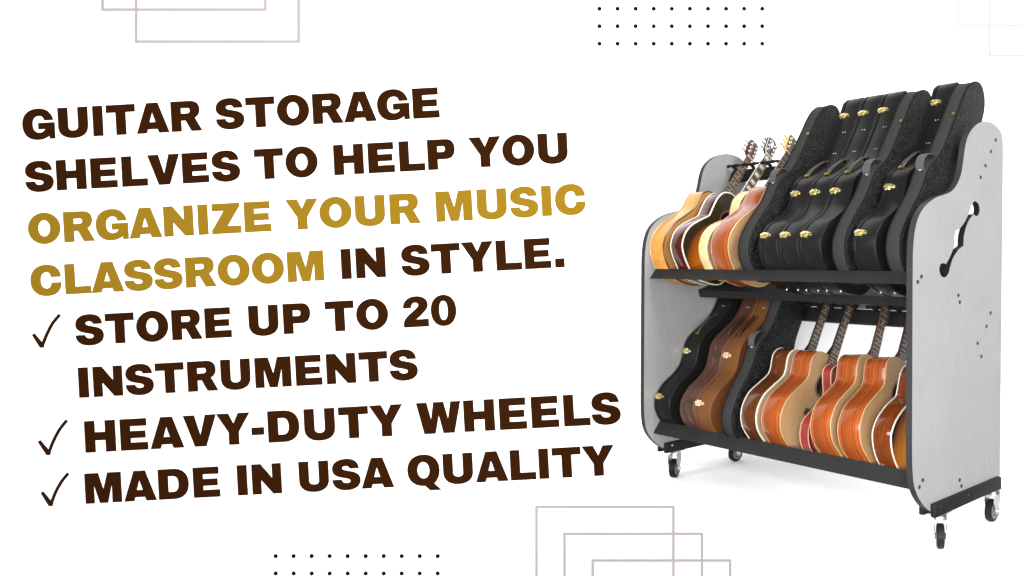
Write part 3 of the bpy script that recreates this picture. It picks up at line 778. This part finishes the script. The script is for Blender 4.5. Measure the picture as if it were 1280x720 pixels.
line('ORGANIZE YOUR MUSIC', 36.9, 305.1, 733.2, 37.3, [('ORGANIZE YOUR MUSIC', 'goldink', 'mustard gold capital lettering reading ORGANIZE YOUR MUSIC')])
line('CLASSROOM IN STYLE.', 40, 370.1, 705.9, 37.3, [('CLASSROOM', 'goldink', 'mustard gold capital lettering reading CLASSROOM'), ('IN STYLE.', 'brownink', 'dark brown capital lettering reading IN STYLE. after the gold word')])
line('STORE UP TO 20', 96, 431.7, 571.2, 37.3, [('STORE UP TO 20', 'brownink', 'dark brown capital lettering reading STORE UP TO 20')])
line('INSTRUMENTS', 100, 497.0, 522.8, 37.3, [('INSTRUMENTS', 'brownink', 'dark brown capital lettering reading INSTRUMENTS')])
line('HEAVY-DUTY WHEELS', 107.8, 565.6, 776.4, 38.9, [('HEAVY-DUTY WHEELS', 'brownink', 'dark brown capital lettering reading HEAVY-DUTY WHEELS')])
line('MADE IN USA QUALITY', 108.1, 629.4, 768.8, 37.3, [('MADE IN USA QUALITY', 'brownink', 'dark brown capital lettering reading MADE IN USA QUALITY, bottom line on the wall')])

def stroke(px, w):
    pts = catmull(px, 5, False); n = len(pts); l, r = [], []
    for i, p in enumerate(pts):
        a = Vector(pts[max(i-1, 0)]); b = Vector(pts[min(i+1, n-1)]); t = (b-a).normalized(); nn = Vector((-t.y, t.x))
        l.append((p[0]+nn.x*w/2, p[1]+nn.y*w/2)); r.append((p[0]-nn.x*w/2, p[1]-nn.y*w/2))
    return [wpt(*q) for q in l+r[::-1]]
def check(a, bq, m1, m2, c, label):
    # one outline: short left stroke, then the long rising stroke
    w = 3.7
    A, B_ = Vector(a), Vector(bq)
    t = (B_-A).normalized(); nn = Vector((-t.y, t.x))
    up = catmull([bq, m1, m2, c], 6, False)
    l, r = [], []
    for i, p in enumerate(up):
        q0 = Vector(up[max(i-1, 0)]); q1 = Vector(up[min(i+1, len(up)-1)]); tt = (q1-q0).normalized(); n2 = Vector((-tt.y, tt.x))
        l.append(Vector(p)+n2*w/2); r.append(Vector(p)-n2*w/2)
    # image y runs down: the left side of the long stroke is the side with smaller x
    left, right = (l, r) if l[-1].x < r[-1].x else (r, l)
    upper = A-nn*w/2 if (A-nn*w/2).y < (A+nn*w/2).y else A+nn*w/2
    lower = A+nn*w/2 if upper == A-nn*w/2 else A-nn*w/2
    inner = B_+Vector((.6, -5.2))
    ring = [lower, B_+Vector((-2.2, 1.2)), B_+Vector((2.2, 1.0))]+right[2:]+left[:2:-1]+[inner, upper]
    tag(on_wall([[wpt(*p) for p in ring]], .003, 'check_mark', M['brownink']), label, 'check mark', 'check marks on the wall')
check((41.9, 417.6), (52.8, 433.4), (58.5, 419.0), (66.0, 404.5), (75.0, 393.4), 'dark brown check mark in front of the words STORE UP TO 20')
check((49.3, 551.0), (60.9, 567.6), (66.8, 552.0), (74.8, 537.0), (83.9, 525.4), 'dark brown check mark in front of the words HEAVY-DUTY WHEELS')
check((52.9, 615.1), (63.8, 631.4), (69.6, 616.0), (77.2, 602.0), (85.7, 591.6), 'dark brown check mark in front of the words MADE IN USA QUALITY')

def rect(xa, ya, xb, yb, w, mat, label, lift=0):
    o = [(xa-w/2, ya-w/2), (xb+w/2, ya-w/2), (xb+w/2, yb+w/2), (xa-w/2, yb+w/2)]
    i = [(xa+w/2, ya+w/2), (xb-w/2, ya+w/2), (xb-w/2, yb-w/2), (xa+w/2, yb-w/2)]
    tag(on_wall([[wpt(*p) for p in o], [wpt(*p) for p in i]], .001+lift, 'rectangle_outline', M[mat]), label, 'outline frame', 'thin rectangle outlines on the wall')
rect(128.4, -90, 331.8, 12, 3.7, 'lineink', 'upper mauve rectangle outline of the pair above the words GUITAR STORAGE')
rect(170.4, -50, 373.4, 52, 3.7, 'lineink', 'lower mauve rectangle outline of the pair above the words GUITAR STORAGE', .0006)
rect(670.7, 633.4, 841.8, 735, 3.6, 'lineink', 'topmost mauve rectangle outline of the three stepped below the rack')
rect(705.7, 667.1, 877.4, 769, 3.6, 'lineink', 'middle mauve rectangle outline of the three stepped below the rack', .0006)
rect(740.9, 700.5, 912.75, 802, 3.6, 'lineink', 'lowest mauve rectangle outline of the three stepped below the rack', .0012)
rect(1198, -60, 1368, 31.8, 3.3, 'faintink', 'very faint pink rectangle outline above the right side panel')
rect(1237, -22, 1407, 69.2, 3.3, 'faintink', 'lower of two very faint pink rectangle outlines above the right side panel', .0006)
def dots(xa, step, n, ys, r, label):
    polys = [[wpt(xa+i*step+r*math.cos(6.28318*k/14), y+r*math.sin(6.28318*k/14)) for k in range(14)] for i in range(n) for y in ys]
    tag(on_wall(polys, .001, 'dot_grid', M['dotink']), label, 'dot pattern', 'dot patterns on the wall')
dots(749.4, 22.6, 10, (11, 32.8, 54.7), 2.75, 'grid of small maroon dots at the top of the wall above the rack')
dots(344.7, 22.5, 10, (695, 716.7, 738.4), 2.75, 'grid of small maroon dots below the words MADE IN USA QUALITY')

# ---------------------------------------------------------------- light
w = bpy.data.worlds.new('World'); sc.world = w; w.use_nodes = True
bg = w.node_tree.nodes['Background']; bg.inputs['Color'].default_value = (1, 1, 1, 1); bg.inputs['Strength'].default_value = .15
def area(name, loc, target, sx, sy, power):
    l = bpy.data.lights.new(name, 'AREA'); l.shape = 'RECTANGLE'; l.size = sx; l.size_y = sy; l.energy = power
    o = bpy.data.objects.new(name, l); COL.objects.link(o); o.location = loc
    o.rotation_euler = (Vector(target)-Vector(loc)).to_track_quat('-Z', 'Y').to_euler()
    return o
area('softbox_front', (-1.2, -3.6, 2.2), (-1.2, 4.5, .9), 6.0, 3.0, 1050)
area('softbox_side', (3.6, .2, 5.2), (.2, 4.0, .9), 2.4, 2.4, 780)
area('added_low_fill', (.1, .95, .42), (.2, 4.6, -.1), 3.4, .4, 185)  # added fill lamp, whitens the platform and the wall below the rack
area('strip_light', (-.3, -.6, 4.3), (-.2, 4.0, 1.0), 4.5, .22, 90)
area('softbox_left', (-5.0, -.4, 2.6), (-2.2, 4.9, .8), 2.0, 2.6, 320)

# ---------------------------------------------------------------- camera
cam = bpy.data.cameras.new('camera'); co = bpy.data.objects.new('camera', cam); COL.objects.link(co)
co.location = (0, 0, S); co.rotation_euler = (math.pi/2, 0, 0)
cam.sensor_width = 36; cam.lens = 36*F/1280
cam.shift_x = (640-CX)/1280; cam.shift_y = -(360-CY)/1280
cam.clip_start = .05; cam.clip_end = 200
sc.camera = co
sc.view_settings.view_transform = 'Standard'; sc.view_settings.look = 'None'
sc.view_settings.exposure = -.2; sc.view_settings.gamma = 1
sc.cycles.use_denoising = True
sc.cycles.max_bounces = 8
